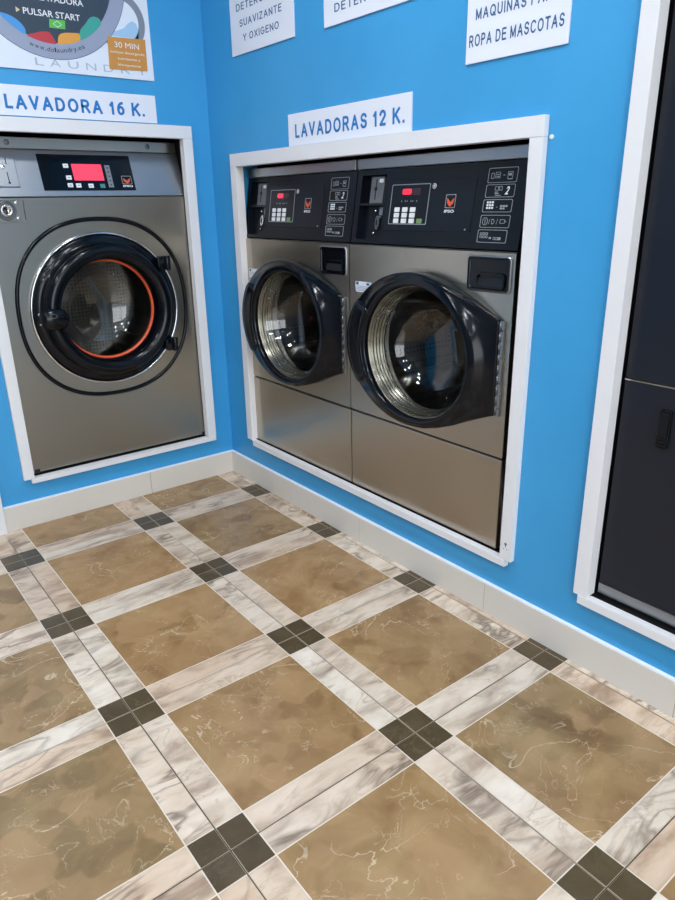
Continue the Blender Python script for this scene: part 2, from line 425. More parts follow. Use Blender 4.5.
# floor: one tiled surface, tiles with printed marble borders
P, SX, SY, B = .5, -.030, -.2798, .0625
mb = MB(); offs = []; tones = []
def q(x0, x1, y0, y1, z, mi, off, tone):
    mb.m = mi; mb.add([(x0,y0,z),(x1,y0,z),(x1,y1,z),(x0,y1,z)], [(0,1,2,3)]); offs.append(off); tones.append(tone)
q(RW-.1, .1, RD-.1, .1, -.0012, 5, (0,0,0), 0)
for k_ in (0, 1, 2, 3, 4): q(SX-P*k_-(.0010 if k_ == 2 else .0005), SX-P*k_+(.0010 if k_ == 2 else .0005), RD, SY + .2 - (.5 if k_ == 1 else 0), -.0010, 0, (0,0,0), 0)
for k_ in (3, 4): q(RW, 0, SY-P*k_-.0008, SY-P*k_+.0008, -.0008, 0, (0,0,0), 0)
rng = random.Random(3)
for i in range(-1, 8):
    for j in range(-1, 11):
        gx = .0021; gy = .0019 if j in (2, 3) else .0015
        x1, x0 = SX - P*i - gx, SX - P*(i+1) + gx
        y1, y0 = SY - P*j - gy, SY - P*(j+1) + gy
        x1, y1 = min(x1, .05), min(y1, .05); x0, y0 = max(x0, RW), max(y0, RD)
        if x0 >= x1 or y0 >= y1: continue
        q(x0, x1, y0, y1, -.0004, 1, (0,0,0), 0)
        X0, X1, Y0, Y1 = SX - P*(i+1) + gx, SX - P*i - gx, SY - P*(j+1) + gy, SY - P*j - gy
        l = .0014; o = (rng.uniform(0, 40), rng.uniform(0, 40), rng.uniform(0, 9)); tn = rng.random()
        xs = [(X0, X0+B-l), (X0+B+l, X1-B-l), (X1-B+l, X1)]; ys = [(Y0, Y0+B-l), (Y0+B+l, Y1-B-l), (Y1-B+l, Y1)]
        for a in range(3):
            for b in range(3):
                c = 2 if (a == 1 and b == 1) else (3 if (a == 1 or b == 1) else 4)
                xa, xb = max(xs[a][0], RW), min(xs[a][1], .05); ya, yb = max(ys[b][0], RD), min(ys[b][1], .05)
                if xa >= xb or ya >= yb: continue
                of = (o[0] + a*3.1, o[1] + b*5.7, o[2])
                q(xa, xb, ya, yb, 0, c, of, tn if c == 2 else rng.random())
nf = len(mb.f)
me = bpy.data.meshes.new('floor'); me.from_pydata([tuple(p) for p in mb.v], [], mb.f)
for k in ('grout', 'line', 'brown', 'strip', 'dark', 'grout_l'): me.materials.append(M[k])
for p, k in zip(me.polygons, mb.mi): p.material_index = k
a = me.attributes.new('off', 'FLOAT_VECTOR', 'FACE'); a.data.foreach_set('vector', [c for o in offs for c in o])
a = me.attributes.new('tone', 'FLOAT', 'FACE'); a.data.foreach_set('value', tones)
me.update()
fl = bpy.data.objects.new('floor', me); COL.objects.link(fl); fl['kind'] = 'structure'
mb = MB(); mb.box(RW-.1, .85, RD-.1, .95, -.08, -.003); structure(mb, 'floor_slab', M['grout'])

# baseboards of tile with white caulk along the top
hb, tb = .1014, .012
mb = MB()
js = [0.012, .363, .947, 1.541, 2.135, 2.73, 3.32, 3.92, 4.5, 5.0]
for a, b in zip(js[:-1], js[1:]):
    mb.m = 0; mb.box(-tb, -.0004, -a-.0008, -b+.0008, .0006, hb-.003)
mb.m = 2; mb.box(-tb+.001, -.0004, -.012, -5.0, .0002, hb-.004)
mb.m = 1; mb.box(-tb+.001, -.0004, -.0115, -5.0, hb-.003, hb+.0015)
structure(mb, 'baseboard_right', [M['base'], M['grout_w'], M['grout_g']])
mb = MB()
js = [0.0, .418, 1.0165]
for a, b in zip(js[:-1], js[1:]):
    mb.m = 0; mb.box(-a-.0008, -b+.0008, -tb, -.0004, .0006, hb-.003)
mb.m = 2; mb.box(-.001, -1.0165, -tb+.001, -.0004, .0002, hb-.004)
mb.m = 1; mb.box(-.0005, -1.0165, -tb+.001, -.0004, hb-.003, hb+.0015)
structure(mb, 'baseboard_back', [M['base'], M['grout_w'], M['grout_g']])
# white casing beside the big washer, at the left edge of the view
mb = MB()
mb.box(-1.057, -1.017, -.024, -.0004, .0005, 2.15); mb.box(-1.92, -1.88, -.024, -.0004, .0005, 2.15); mb.box(-1.92, -1.017, -.024, -.0004, 2.15, 2.19)
mb.box(-1.88, -1.057, -.006, -.0004, .0005, 2.15)
structure(mb, 'door_1', M['white'], .0015)

# frames round the openings (face boards, linings, sill)
def frame(name, so0, si0, si1, so1, zt, zi, zs, sill0, sill1, wall, lin=.012, sz0=.188):
    mb = MB()
    def bx(s0, s1, d0, d1, z0, z1):
        if wall == 'R': mb.box(d0, d1, -s0, -s1, z0, z1)
        else: mb.box(s0, s1, d0, d1, z0, z1)
    e = -.018
    h0, h1 = (.028, .022)
    bx(so0, si0, e, -.0004, zs, zi-.0006); bx(si0-h0*.5, si0, -.0004, lin, zs+.003, zi-.0006)   # left board
    bx(si1, so1, e, -.0004, zs, zi-.0006); bx(si1, si1+h1*.95, -.0004, lin, zs+.003, zi-.0006)
    bx(so0, so1, e, -.0004, zi, zt); bx(si0-h0*.95, si1+h1*.95, -.0004, lin, zi, zi+.018)
    bx(sill0, sill1, e-.002, -.0004, sz0, zs-.0006); bx(si0, si1, e-.002, .003, zs-.0006, zs+.0012) 
    return structure(mb, name, M['white'], .0012)
t2 = frame('trim_1', .1787, .2187, 1.592, 1.6315, 1.3703, 1.3247, .2098, .226, 1.612, 'R', lin=.017)
# screw and drill marks low on the right board
mb = MB(); mb.rod((-.0186, -1.6115, .262), (-.0178, -1.6115, .262), .0045); mb.box(-.0184, -.0178, -1.610, -1.613, .252, .262)
mb.rod((-.0184, -1.606, .246), (-.0178, -1.606, .246), .0018); mb.rod((-.0184, -1.617, .246), (-.0178, -1.617, .246), .0018)
o = mb.build('screw_mark', M['gry'], t2)
# back wall frame (its x runs from -0.923 to -0.089)
mb = MB()
e = -.018
for (a, b) in ((-.9235, -.884), (-.129, -.0885)): mb.box(a, b, e, -.0004, .1945, 1.4335)
mb.box(-.9035, -.884, -.0004, .014, .1975, 1.4335); mb.box(-.129, -.1095, -.0004, .014, .1975, 1.4335)
mb.box(-.9235, -.0885, e, -.0004, 1.434, 1.4795); mb.box(-.9035, -.1095, -.0004, .014, 1.434, 1.452)
mb.box(-.896, -.0905, e-.002, -.0004, .176, .194); mb.box(-.884, -.129, e-.002, .010, .194, .1958)
structure(mb, 'trim_2', M['white'], .0012)
frame('trim_3', 1.838, 1.878, 2.70, 2.74, 2.205, 2.16, .2115, 1.853, 2.725, 'R', lin=.017, sz0=.188)

# ------------------------------------------------------------------ 12 kg washers
def tilt(u0, d0, v0, dd, dv):       # plane coords (u, d, v) -> machine coords, leaning back
    a = math.atan2(dd, dv)
    return Matrix.Translation((u0, d0, v0)) @ Matrix.Rotation(-a, 4, 'X')
MW = .676
def plate_with_hole(mb, u0, u1, v0, v1, hole, d):
    n = len(hole); cu = sum(p[0] for p in hole)/n; cv = sum(p[1] for p in hole)/n
    out = []
    for a, b in hole:
        dx, dy = a-cu, b-cv; k = 1e9
        if dx > 1e-9: k = min(k, (u1-cu)/dx)
        if dx < -1e-9: k = min(k, (u0-cu)/dx)
        if dy > 1e-9: k = min(k, (v1-cv)/dy)
        if dy < -1e-9: k = min(k, (v0-cv)/dy)
        out.append([cu + dx*k, cv + dy*k])
    for cx, cy in ((u0, v0), (u1, v0), (u1, v1), (u0, v1)):     # snap nearest loop points onto the corners
        i = min(range(n), key=lambda i: (out[i][0]-cx)**2 + (out[i][1]-cy)**2); out[i] = [cx, cy]
    mb.loops([[(p[0], d, p[1]) for p in out], [(p[0], d, p[1]) for p in hole]], True, smooth=False)

def emblem(mb_o, mb_w, mb_b, u, v, w, h):
    mb_b_band = rrect(u, u+w, v, v+h, w*.08, 3)
    ringband(mb_b, mb_b_band, w*.04, -.0014, -.0004)
    c = u + w/2
    mb_o.prism([(u+w*.14, v+h*.74), (u+w*.20, v+h*.34), (c, v+h*.08), (u+w*.80, v+h*.34), (u+w*.86, v+h*.74), (u+w*.64, v+h*.56), (c, v+h*.40), (u+w*.36, v+h*.56)], -.0015, -.0004)
    mb_w.text('IPSO', c, v-h*.34, h*.21, w*1.0, d=-.0015, bold=.03, center=True)

def small_washer():
    root = empty('washing_machine', (.010, -.201, .2), -PI/2)
    # body: front plate with the porthole, sides, back, top
    hole = ell(.350, .555, .226, .206, 96)
    mb = MB(); plate_with_hole(mb, 0, MW, .300, .858, hole, 0)
    D1 = .60
    mb.add([(0,0,.30),(MW,0,.30),(MW,D1,.30),(0,D1,.30)], [(0,1,2,3)])
    mb.add([(0,0,.30),(0,D1,.30),(0,D1,.858),(0,0,.858)], [(0,1,2,3)]); mb.add([(MW,0,.30),(MW,D1,.30),(MW,D1,.858),(MW,0,.858)], [(0,1,2,3)])
    mb.add([(0,0,.858),(MW,0,.858),(MW,.006,.862),(0,.006,.862)], [(0,1,2,3)])
    mb.loops([[(p[0], 0, p[1]) for p in hole], [(p[0], .02, p[1]) for p in hole]], True)
    mb.build('front_panel', M['steel'], root, .003)
    mb = MB(); mb.box(0, MW, .082, D1, .862, 1.06); mb.box(0, MW, .082, D1, 1.06, 1.1165); mb.box(0, .002, .045, .082, .862, 1.1165); mb.box(MW-.002, MW, .045, .082, .862, 1.1165); mb.box(.003, MW-.003, D1-.01, D1, 0, .86)
    mb.build('cabinet', M['steel'], root, .002)
    mb = MB(); mb.box(.0015, MW-.0015, .0, .03, .012, .2935); 
    mb.box(0.004, MW-.004, .03, D1, .0014, .012); mb.box(.0015, .01, .03, D1, .012, .2935); mb.box(MW-.01, MW-.0015, .03, D1, .012, .2935)
    mb.build('kick_panel', M['steel'], root, .003)
    mb = MB(); mb.box(.006, MW-.006, .006, .5, .2915, .302); mb.build('seam_gasket', M['rubber'], root)
    mb = MB(); mb.box(.004, MW-.004, .032, .10, 1.0845, 1.1175)
    mb.build('top_strip', M['steel_top'], root, .003)
    # --- sloping console
    T = tilt(0, .004, .865, .036, .218)
    mb = MB(T); t = .03
    U0, U1, V0, V1 = .001, MW-.001, 0.0, .2205
    ru0, ru1, rv0, rv1 = .024, .140, .012, .205
    mb.box(U0, ru0, 0, t, V0, V1); mb.box(ru1, U1, 0, t, V0, V1); mb.box(ru0, ru1, 0, t, V0, rv0); mb.box(ru0, ru1, 0, t, rv1, V1)
    mb.box(ru0, ru1, .022, t, rv0, rv1)
    cp = mb.build('control_panel', M['console'], root)
    mb = MB(T); mb.box(ru0, ru1, .001, .022, .115, .121); mb.build('coin_shelf', M['black_m'], cp)
    mb = MB(T); mb.box(.056, .118, .012, .021, .122, .203); o = mb.build('coin_acceptor', M['alloy'], cp, .002)
    mb = MB(T); mb.box(.0805, .0835, .0108, .0122, .133, .195); mb.rod((.0815, .010, .166), (.0815, .0125, .166), .0065)
    mb.build('coin_slot', M['rubber'], cp)
    mb = MB(T); mb.prism(rrect(.096, .115, .184, .195, .004), .0105, .012); mb.build('coin_button', M['wht'], cp)
    mb = MB(T); mb.prism(ell(.113, .064, .0115, .021, 24), .004, .022); mb.build('lock', M['chrome'], cp, .002)
    mb = MB(T); mb.prism(ell(.112, .064, .004, .010, 16), .003, .006); mb.build('keyhole', M['rubber'], cp)
    mb = MB(T); mb.box(.106, .136, .016, .0215, .088, .112); mb.build('lock_plate', M['gry'], cp)
    for sv in (.101, .033):
        mb = MB(T); mb.rod((.085, .016, sv), (.085, .0225, sv), .0045); mb.build('screw', M['chrome'], cp)
    mb = MB(T); mb.prism(rrect(.158, .506, .041, .185, .003), -.0018, .001); mb.build('service_lid', M['lid'], cp, .0008)
    mb = MB(T); mb.rod((.489, -.0026, .048), (.489, -.001, .048), .0028); mb.build('lid_screw', M['gry'], cp)
    mb = MB(T); mb.m = 0; mb.prism(rrect(.175, .337, .059, .173, .004), -.0028, -.0017); mb.build('keypad', M['console'], cp)
    mb = MB(T); ringband(mb, rrect(.175, .337, .059, .173, .004), .0022, -.0033, -.0026)
    for k in range(9): mb.box(.222+.008*k, .2245+.008*k, -.0032, -.0026, .123, .127) if k % 3 != 1 else None
    mb.build('keypad_outline', M['icon'], cp)
    mb = MB(T); mb.prism(rrect(.221, .300, .142, .161, .003), -.0036, -.0026); mb.build('display', M['ledoff'], cp)
    mb = MB(T); mb.prism(rrect(.224, .262, .1435, .1595, .005), -.0042, -.0034); mb.build('display_digits', M['led'], cp)
    for r_, v in enumerate((.101, .085, .069)):
        for c_, u in enumerate((.2085, .2425, .276)):
            mb = MB(T); mb.prism(rrect(u-.011, u+.011, v-.0065, v+.0065, .002, 3), -.0045, -.0026); mb.build('key', M['key'], cp)
    mb = MB(T); mb.prism(rrect(.298, .320, .0625, .0755, .002, 3), -.0045, -.0026); k = mb.build('key', M['keyg'], cp); k['label'] = 'green start key'
    mb = MB(T); mb.rod((.351, -.003, .165), (.351, -.0015, .165), .0075, 20); ob = mb.build('round_mark', M['wht'], cp)
    mb = MB(T); ringband(mb, ell(.351, .165, .0055, .0055, 20), .0015, -.0036, -.003); mb.build('round_mark_ring', M['console'], cp)
    a_, b_, c_ = MB(T @ Matrix.Translation((0, -.0018, 0))), MB(T @ Matrix.Translation((0, -.0018, 0))), MB(T @ Matrix.Translation((0, -.0018, 0)))
    emblem(a_, b_, c_, .403, .105, .037, .036)
    a_.build('emblem', M['orl'], cp); b_.build('maker_name', M['wht'], cp); c_.build('emblem_border', M['icon'], cp)
    # five printed instruction boxes
    bxs = [(.542, .637, .167, .204), (.541, .636, .131, .163), (.539, .635, .094, .126), (.538, .636, .055, .087), (.536, .634, .017, .050)]
    for n_, (u0, u1, v0, v1) in enumerate(bxs):
        mb = MB(T); ringband(mb, rrect(u0, u1, v0, v1, .004, 3), .0012, -.0009, .0004)
        c = (v0+v1)/2; A = lambda a, b, cc, d: mb.box(u0+a, u0+b, -.0009, .0004, c+cc, c+d)
        R_ = lambda a, b, cc, d: ringband(mb, rrect(u0+a, u0+b, c+cc, c+d, .001, 2), .0011, -.0009, .0004)
        if n_ == 0:
            R_(.010, .020, -.008, .006); R_(.024, .040, -.007, .008); A(.028, .037, -.004, -.002); A(.028, .037, .001, .003)
            A(.049, .055, -.001, .0005); R_(.064, .080, -.010, .008); A(.067, .076, -.002, .004); A(.066, .080, -.011, -.009)
        elif n_ == 1:
            R_(.030, .042, .001, .011); R_(.044, .054, .001, .011); A(.031, .044, -.008, -.006); A(.031, .041, -.004, -.002); A(.033, .052, -.012, -.0105)
        elif n_ == 2:
            for i in range(3):
                for j in range(3): A(.012+.0085*i, .0185+.0085*i, .006-.007*j, .0115-.007*j)
            A(.045, .049, -.004, -.0025)
            for i in range(3):
                for j in range(2 if i < 2 else 1): A(.058+.0085*i, .0645+.0085*i, -.003-.006*j, .0015-.006*j)
        elif n_ == 3:
            ringband(mb, ell(u0+.016, c, .009, .010, 20), .0011, -.0009, .0004); A(.0155, .0168, -.006, .006)
            mb.text('/', u0+.028, c-.007, .014, .005, d=-.0008); mb.text('D', u0+.038, c-.007, .014, .010, d=-.0008); mb.text('/', u0+.054, c-.007, .014, .005, d=-.0008)
            R_(.066, .082, -.005, .005); A(.082, .086, -.001, .001)
        else:
            for i in range(3):
                for j in range(2): R_(.008+.0095*i, .0155+.0095*i, .003-.008*j, .009-.008*j)
            A(.040, .047, -.007, -.002)
            for i in range(3): R_(.054+.009*i, .061+.009*i, -.009, -.002)
            A(.070, .078, -.009, -.003)
        ob = mb.build('instruction_box', M['icon'], cp)
        if n_ == 1:
            mb = MB(T); mb.text('2', u0+.064, c-.009, .020, .014, d=-.0009, shear=.4, bold=.02); mb.build('instruction_numeral', M['wht'], cp)
        if n_ == 2:
            mb = MB(T)
            for i in range(3):
                for j in range(3): mb.box(u0+.0125+.0085*i, u0+.018+.0085*i, -.0012, -.0008, c+.0065-.007*j, c+.011-.007*j)
            mb.build('instruction_dots', M['wht'], cp)
    # --- detergent drawer
    u0, u1, v0, v1 = .519, .664, .757, .848
    mb = MB(); out = rrect(u0, u1, v0, v1, .010); inn = rrect(u0+.006, u1-.006, v0+.006, v1-.005, .007)
    f = lambda Pn, d: [(p[0], d, p[1]) for p in Pn]
    mb.m = 1; mb.loops([f(shrink(out, -.002), .0), f(shrink(out, -.002), -.004), f(shrink(out, .0015), -.0055)], True, smooth=True)
    mb.m = 0; mb.loops([f(shrink(out, .0015), -.0055), f(inn, -.0050), f(shrink(inn, .002), -.0015)], True, cap1=True, smooth=False)
    dr = mb.build('detergent_drawer', [M['black'], M['steel_top']], root)
    mb = MB(); pk = rrect(.550, .648, .765, .806, .010); ringband(mb, pk, .006, -.0075, -.001)
    mb.build('drawer_grip', M['black'], dr, .001)
    mb = MB(); mb.add([(.556, .000, .799), (.642, .000, .799), (.642, -.0072, .771), (.556, -.0072, .771)], [(0, 1, 2, 3)], True)
    mb.build('drawer_scoop', M['black_m'], dr)
    # --- sticker
    mb = MB(); mb.box(.030, .108, -.0006, .0003, .710, .744); st = mb.build('sticker', M['sign'], root); 
    mb = MB(); mb.box(.034, .046, -.0010, -.0005, .733, .742); mb.box(.086, .100, -.0010, -.0005, .733, .741)
    for k in range(4): mb.box(.037, .100 - .006*(k % 2), -.0010, -.0005, .7280-.0045*k, .7290-.0045*k)
    mb.build('sticker_print', M['ink2'], st)
    # --- drum
    ku = 1.06
    mb = MB(); mb.lathe(.350, .555, [(.211, .021), (.214, .05), (.206, .055), (.206, .062), (.262, .07), (.262, .40)], ku, 96, False, False)
    mb.lathe(.350, .555, [(.262, .40), (.250, .415), (.14, .405), (.06, .395), (.001, .392)], ku, 96, False, False)
    dm = mb.build('drum', M['drum'], root)
    for k in range(3):
        a = math.radians(100 + 120*k); c, s = math.cos(a), math.sin(a)
        mb = MB(); L = []
        for d, h in ((.075, .035), (.10, .075), (.30, .085), (.385, .05)):
            L.append([(.350 + ku*((.262-hh)*c - w_*s), d, .555 + (.262-hh)*s + w_*c) for hh, w_ in ((0, .05), (h*.6, .028), (h, .010), (h, -.010), (h*.6, -.028), (0, -.05))])
        mb.loops(L, True, True, True, True); mb.build('lifter', M['steel_d'], dm)
    # --- door: black plate with porthole, tapering to the hinge
    cu, cv = .350, .555
    poly = [(.335 + .288*math.cos(t), .560 + .233*math.sin(t)) for t in [math.radians(88 + i*(182)/60) for i in range(61)]]
    poly += [(.375, .3285), (.405, .332), (.459, .3465), (.514, .3655), (.559, .387), (.600, .4045), (.643, .421), (.643, .47), (.643, .53), (.643, .60), (.643, .687),
             (.600, .707), (.57, .722), (.535, .738), (.50, .753), (.465, .767), (.43, .778), (.389, .788), (.36, .792)]
    def hit(ang):
        dx, dy = math.cos(ang), math.sin(ang); best = None
        for i in range(len(poly)):
            (ax, ay), (bx_, by_) = poly[i], poly[(i+1) % len(poly)]
            ex, ey = bx_-ax, by_-ay; den = dx*ey - dy*ex
            if abs(den) < 1e-12: continue
            tt = ((ax-cu)*ey - (ay-cv)*ex)/den; s_ = ((ax-cu)*dy - (ay-cv)*dx)/den
            if tt > 0 and -1e-6 <= s_ <= 1+1e-6: best = tt if best is None else max(best, tt)
        return best
    n = 192
    angs = [2*PI*j/n for j in range(n)]
    ca = [math.atan2(.687-cv, .643-cu), math.atan2(.421-cv, .643-cu) % (2*PI)]
    for a in ca:
        i = min(range(n), key=lambda i: abs(angs[i]-a)); angs[i] = a
    R = [hit(a) for a in angs]
    wf = lambda u: -(.050 if u < .47 else max(.010, .050 - (u-.47)/(.643-.47)*.038))
    def lo(fr, dfun, inset=0.0):
        out = []
        for a, r_ in zip(angs, R):
            rr = fr(a, r_) - inset; u, v = cu + rr*math.cos(a), cv + rr*math.sin(a); out.append((u, dfun(u), v))
        return out
    er = lambda a_, b_: (lambda ang: a_*b_/math.sqrt((b_*math.cos(ang))**2 + (a_*math.sin(ang))**2))
    E1, E2, E3 = er(.250, .2265), er(.222, .2035), er(.207, .190)
    mn = lambda E, k: (lambda a, r_: min(E(a), r_ - k))
    L = [lo(lambda a, r_: r_, lambda u: .012), lo(lambda a, r_: r_, lambda u: wf(u)+.006), lo(lambda a, r_: r_, lambda u: wf(u)+.0015, .0018),
         lo(lambda a, r_: r_, wf, .005),
         lo(mn(lambda a: E1(a)+.004, .006), wf), lo(mn(E1, .008), lambda u: wf(min(u, .5))-.0035), lo(mn(lambda a: E2(a)+.006, .012), lambda u: -.0545),
         lo(lambda a, r_: E2(a)+.001, lambda u: -.054), lo(lambda a, r_: E2(a)-.003, lambda u: -.049), lo(lambda a, r_: E2(a)-.0045, lambda u: -.040), lo(lambda a, r_: E2(a)-.0045, lambda u: .012),
         lo(lambda a, r_: r_, lambda u: .012)]
    mb = MB(); mb.loops(L, True, smooth=True)
    dr = mb.build('door', M['black'], root)
    # clear porthole bowl
    mb = MB(); mb.lathe(cu, cv, [(.1935, -.033), (.188, -.012), (.178, .015), (.168, .040), (.158, .060), (.149, .074), (.138, .085), (.12, .096), (.09, .106), (.06, .112), (.03, .1155), (.002, .117)], 1.085, 96, False, True)
    mb.build('door_glass', M['glass'], dr)
    mb = MB(); mb.lathe(cu, cv, [(.2, -.036), (.1985, -.038), (.1965, -.036), (.196, -.028), (.1945, -.0265), (.1935, -.018), (.1915, -.0165), (.1905, -.008), (.1885, -.0065), (.187, .002), (.185, .0035), (.183, .012), (.181, .0135), (.180, .020), (.183, .022), (.200, .02), (.2, -.036)], 1.085, 96)  # inner rim; its pale grey also stands in for room reflections in the bowl
    rm = mb.build('bowl_rim', M['gasket'], dr)
    for rr_, dd_ in ((.1935, -.020), (.1902, -.009), (.1872, .0005), (.1835, .0105)):  # dark rings added to stripe the reflection imitated by the rim
        mb = MB(); mb.lathe(cu, cv, [(rr_+.001, dd_-.0004), (rr_-.0009, dd_), (rr_-.0014, dd_+.0028), (rr_+.001, dd_+.0032)], 1.085, 96); mb.build('rim_stripe', M['rubber'], dr)
    # grip on the free side
    mb = MB(); L = []
    for i in range(19):
        a = math.radians(150 + i*(208-150)/18); ro = hit(a % (2*PI)) + .003; ri = E2(a) + .006
        f2 = .0 if 0 < i < 18 else .004
        pr = [(ro, .0), (ro, -.044+f2), (ro-.004, -.056+f2), (ro-.022, -.058+f2), (ri+.020, -.0555+f2), (ri+.004, -.0595+f2), (ri, -.052)]
        L.append([(cu + r_*math.cos(a), d, cv + r_*math.sin(a)) for r_, d in pr])
    mb.loops(L, True, True, True, True); mb.build('door_handle', M['black'], dr)
    # piano hinge
    mb = MB(); mb.box(.6445, .659, -.008, -.0002, .421, .684)
    hg = mb.build('hinge', M['steel_top'], dr, .001)
    mb = MB()
    for k in range(9): mb.rod((.647, -.008, .424 + .029*k), (.647, -.008, .448 + .029*k), .0034, 10)
    for k in range(4): mb.rod((.655, -.0095, .444 + .072*k), (.655, -.0075, .444 + .072*k), .003, 10)
    mb.build('hinge_pin', M['zinc'], dr)
    return root
w1 = small_washer()
tag(w1, 'smaller front-loading washer under the 12 K. sign, the one nearer the room corner', 'washing machine', 'twin washers in the wide white frame')
w2 = copy_tree(w1); w2.location = (.010, -.880, .2)
w2['label'] = 'smaller front-loading washer on the right of the pair, beside the bare blue wall'

# ------------------------------------------------------------------ 16 kg washer
def big_washer():
    root = empty('washing_machine', (-.876, .020, .2), 0)
    W = .759; D1 = .72
    cu, cv = .380, .604
    hole = ell(cu, cv, .235, .235, 128)
    seal_o = ell(.380, .606, .342, .347, 128, .86)
    mb = MB()
    # outer front field up to the moulded groove, then the inner field round the porthole
    plate_with_hole(mb, 0, W, .004, 1.022, seal_o, 0)
    f = lambda Pn, d: [(p[0], d, p[1]) for p in Pn]
    si = shrink(seal_o, .016)
    mb.loops([f(seal_o, 0), f(shrink(seal_o, .0015), .006)], True); mb.loops([f(si, .004), f(hole, .004)], True, smooth=False); mb.loops([f(hole, .004), f(hole, .03)], True)
    mb.add([(0,0,.004),(0,D1,.004),(0,D1,1.022),(0,0,1.022)], [(0,1,2,3)]); mb.add([(W,0,.004),(W,D1,.004),(W,D1,1.022),(W,0,1.022)], [(0,1,2,3)])
    mb.add([(0,0,1.022),(W,0,1.022),(W,.01,1.0235),(0,.01,1.0235)], [(0,1,2,3)]); mb.add([(0,0,.004),(W,0,.004),(W,D1,.004),(0,D1,.004)], [(0,1,2,3)])
    mb.build('front_panel', M['steel_d'], root)
    mb = MB(); L = [f(shrink(seal_o, .0008), .006), f(shrink(seal_o, .002), .001), f(shrink(seal_o, .0045), -.0028), f(shrink(seal_o, .0115), -.0028), f(shrink(seal_o, .0145), .001), f(shrink(seal_o, .0165), .006)]
    mb.loops(L, True); mb.build('panel_gasket', M['black'], root)
    mb = MB(); mb.box(0, W, .075, D1, 1.025, 1.18); mb.box(0, W, D1-.01, D1, .004, 1.025); mb.box(0, W, .075, D1, 1.18, 1.225)
    mb.build('cabinet', M['steel_d'], root, .002)
    for u in (.004, W-.022):
        mb = MB(); mb.box(u, u+.020, -.003, .03, 0, .016); mb.build('foot', M['rubber'], root)
    # sloping console
    T = tilt(0, .001, 1.025, .055, .16)
    mb = MB(T); mb.box(.0005, W-.0005, 0, .03, .0015, .1685)
    cp = mb.build('control_panel', M['steel_top'], root, .0015)
    mb = MB(); mb.box(0, W, .060, .10, 1.186, 1.226); ts = mb.build('top_strip', M['steel_d'], root, .002)
    for u in (.117, .639):
        mb = MB(); mb.rod((u, .0575, 1.207), (u, .061, 1.207), .0095, 20); mb.build('strip_screw', M['zinc'], ts, .0015)
    mb = MB(T); mb.prism(rrect(.206, .552, .022, .154, .001, 1), -.0016, .0006); bp = mb.build('display_panel', M['black'], root)
    mb = MB(T); mb.prism(rrect(.323, .435, .059, .1195, .001, 1), -.0024, -.0014); mb.build('display', M['lcd'], bp)
    for u, v in ((.302, .112), (.304, .069), (.303, .041), (.333, .040), (.379, .039)):
        mb = MB(T); mb.prism(rrect(u-.0095, u+.0095, v-.0075, v+.0075, .001, 2), -.003, -.0014); k = mb.build('key', M['key'], bp)
        mb = MB(T); mb.box(u-.004, u+.004, -.0034, -.0028, v-.001, v+.001); mb.build('key_print', M['ink2'], bp)
    mb = MB(T); mb.prism(rrect(.414, .432, .031, .046, .001, 2), -.003, -.0014); k = mb.build('key', M['keyt'], bp); k['label'] = 'teal start key'
    mb = MB(T); mb.prism(rrect(.447, .4665, .033, .117, .001, 1), -.0022, -.0014); ls = mb.build('status_strip', M['gry'], bp)
    mb = MB(T)
    for k in range(5): mb.rod((.457, -.0026, .043+.016*k), (.457, -.002, .043+.016*k), .003, 10)
    mb.build('status_marks', M['console'], bp)
    a_, b_, c_ = (MB(T @ Matrix.Translation((0, -.0014, 0))) for _ in range(3))
    emblem(a_, b_, c_, .503, .045, .039, .032)
    mb2 = a_.build('emblem', M['orl'], bp); b_.build('maker_name', M['wht'], bp); c_.build('emblem_border', M['icon'], bp)
    # coin plate on the console
    mb = MB(T); mb.prism(rrect(.040, .127, .034, .145, .003), -.006, .0005); co = mb.build('coin_plate', M['steel_top'], root, .002)
    mb = MB(T); mb.box(.0915, .0945, -.0072, -.0055, .048, .085); mb.rod((.0935, -.0072, .048), (.0935, -.0055, .048), .004); mb.build('coin_slot', M['rubber'], co)
    mb = MB(T); mb.box(.096, .099, -.0068, -.0055, .112, .135); mb.build('coin_return_slot', M['rubber'], co)
    mb = MB(T); mb.rod((.083, -.011, .102), (.083, -.005, .102), .0075, 20); mb.rod((.088, -.009, .096), (.083, -.009, .102), .003); mb.build('coin_button', M['chrome'], co, .001)
    # lock plate below it
    mb = MB(); pl = rrect(-.0 + .008, .127, .940, 1.018, .003); ringband(mb, pl, .004, -.006, .0005); mb.prism(shrink(pl, .004), -.003, .0005)
    lp = mb.build('cash_box_plate', M['steel_d'], root, .001)
    mb = MB(); mb.lathe(.063, .981, [(.034, -.0025), (.033, -.007), (.028, -.008), (.026, -.005)], 1, 40); mb.prism(ell(.063, .981, .027, .027, 40), -.0045, -.002)
    mb.build('lock_surround', M['zinc'], lp)
    mb = MB(); mb.lathe(.063, .981, [(.021, -.004), (.021, -.014), (.018, -.016), (.013, -.016), (.012, -.010), (.001, -.010)], 1, 40); mb.build('lock', M['chrome'], lp)
    mb = MB(); mb.box(.060, .066, -.0115, -.0095, .974, .988); mb.build('keyhole', M['rubber'], lp)
    for u, v in ((.100, 1.007), (.100, .955), (.026, 1.007), (.026, .955)):
        mb = MB(); mb.rod((u, -.006, v), (u, -.002, v), .006, 16); mb.build('plate_screw', M['chrome'], lp, .001)
    # drum
    mb = MB(); mb.lathe(cu, cv, [(.19, .031), (.215, .035), (.215, .09), (.205, .095), (.31, .105), (.31, .50), (.29, .52), (.15, .505), (.001, .495)], 1, 96)
    dm = mb.build('drum', M['drum'], root)
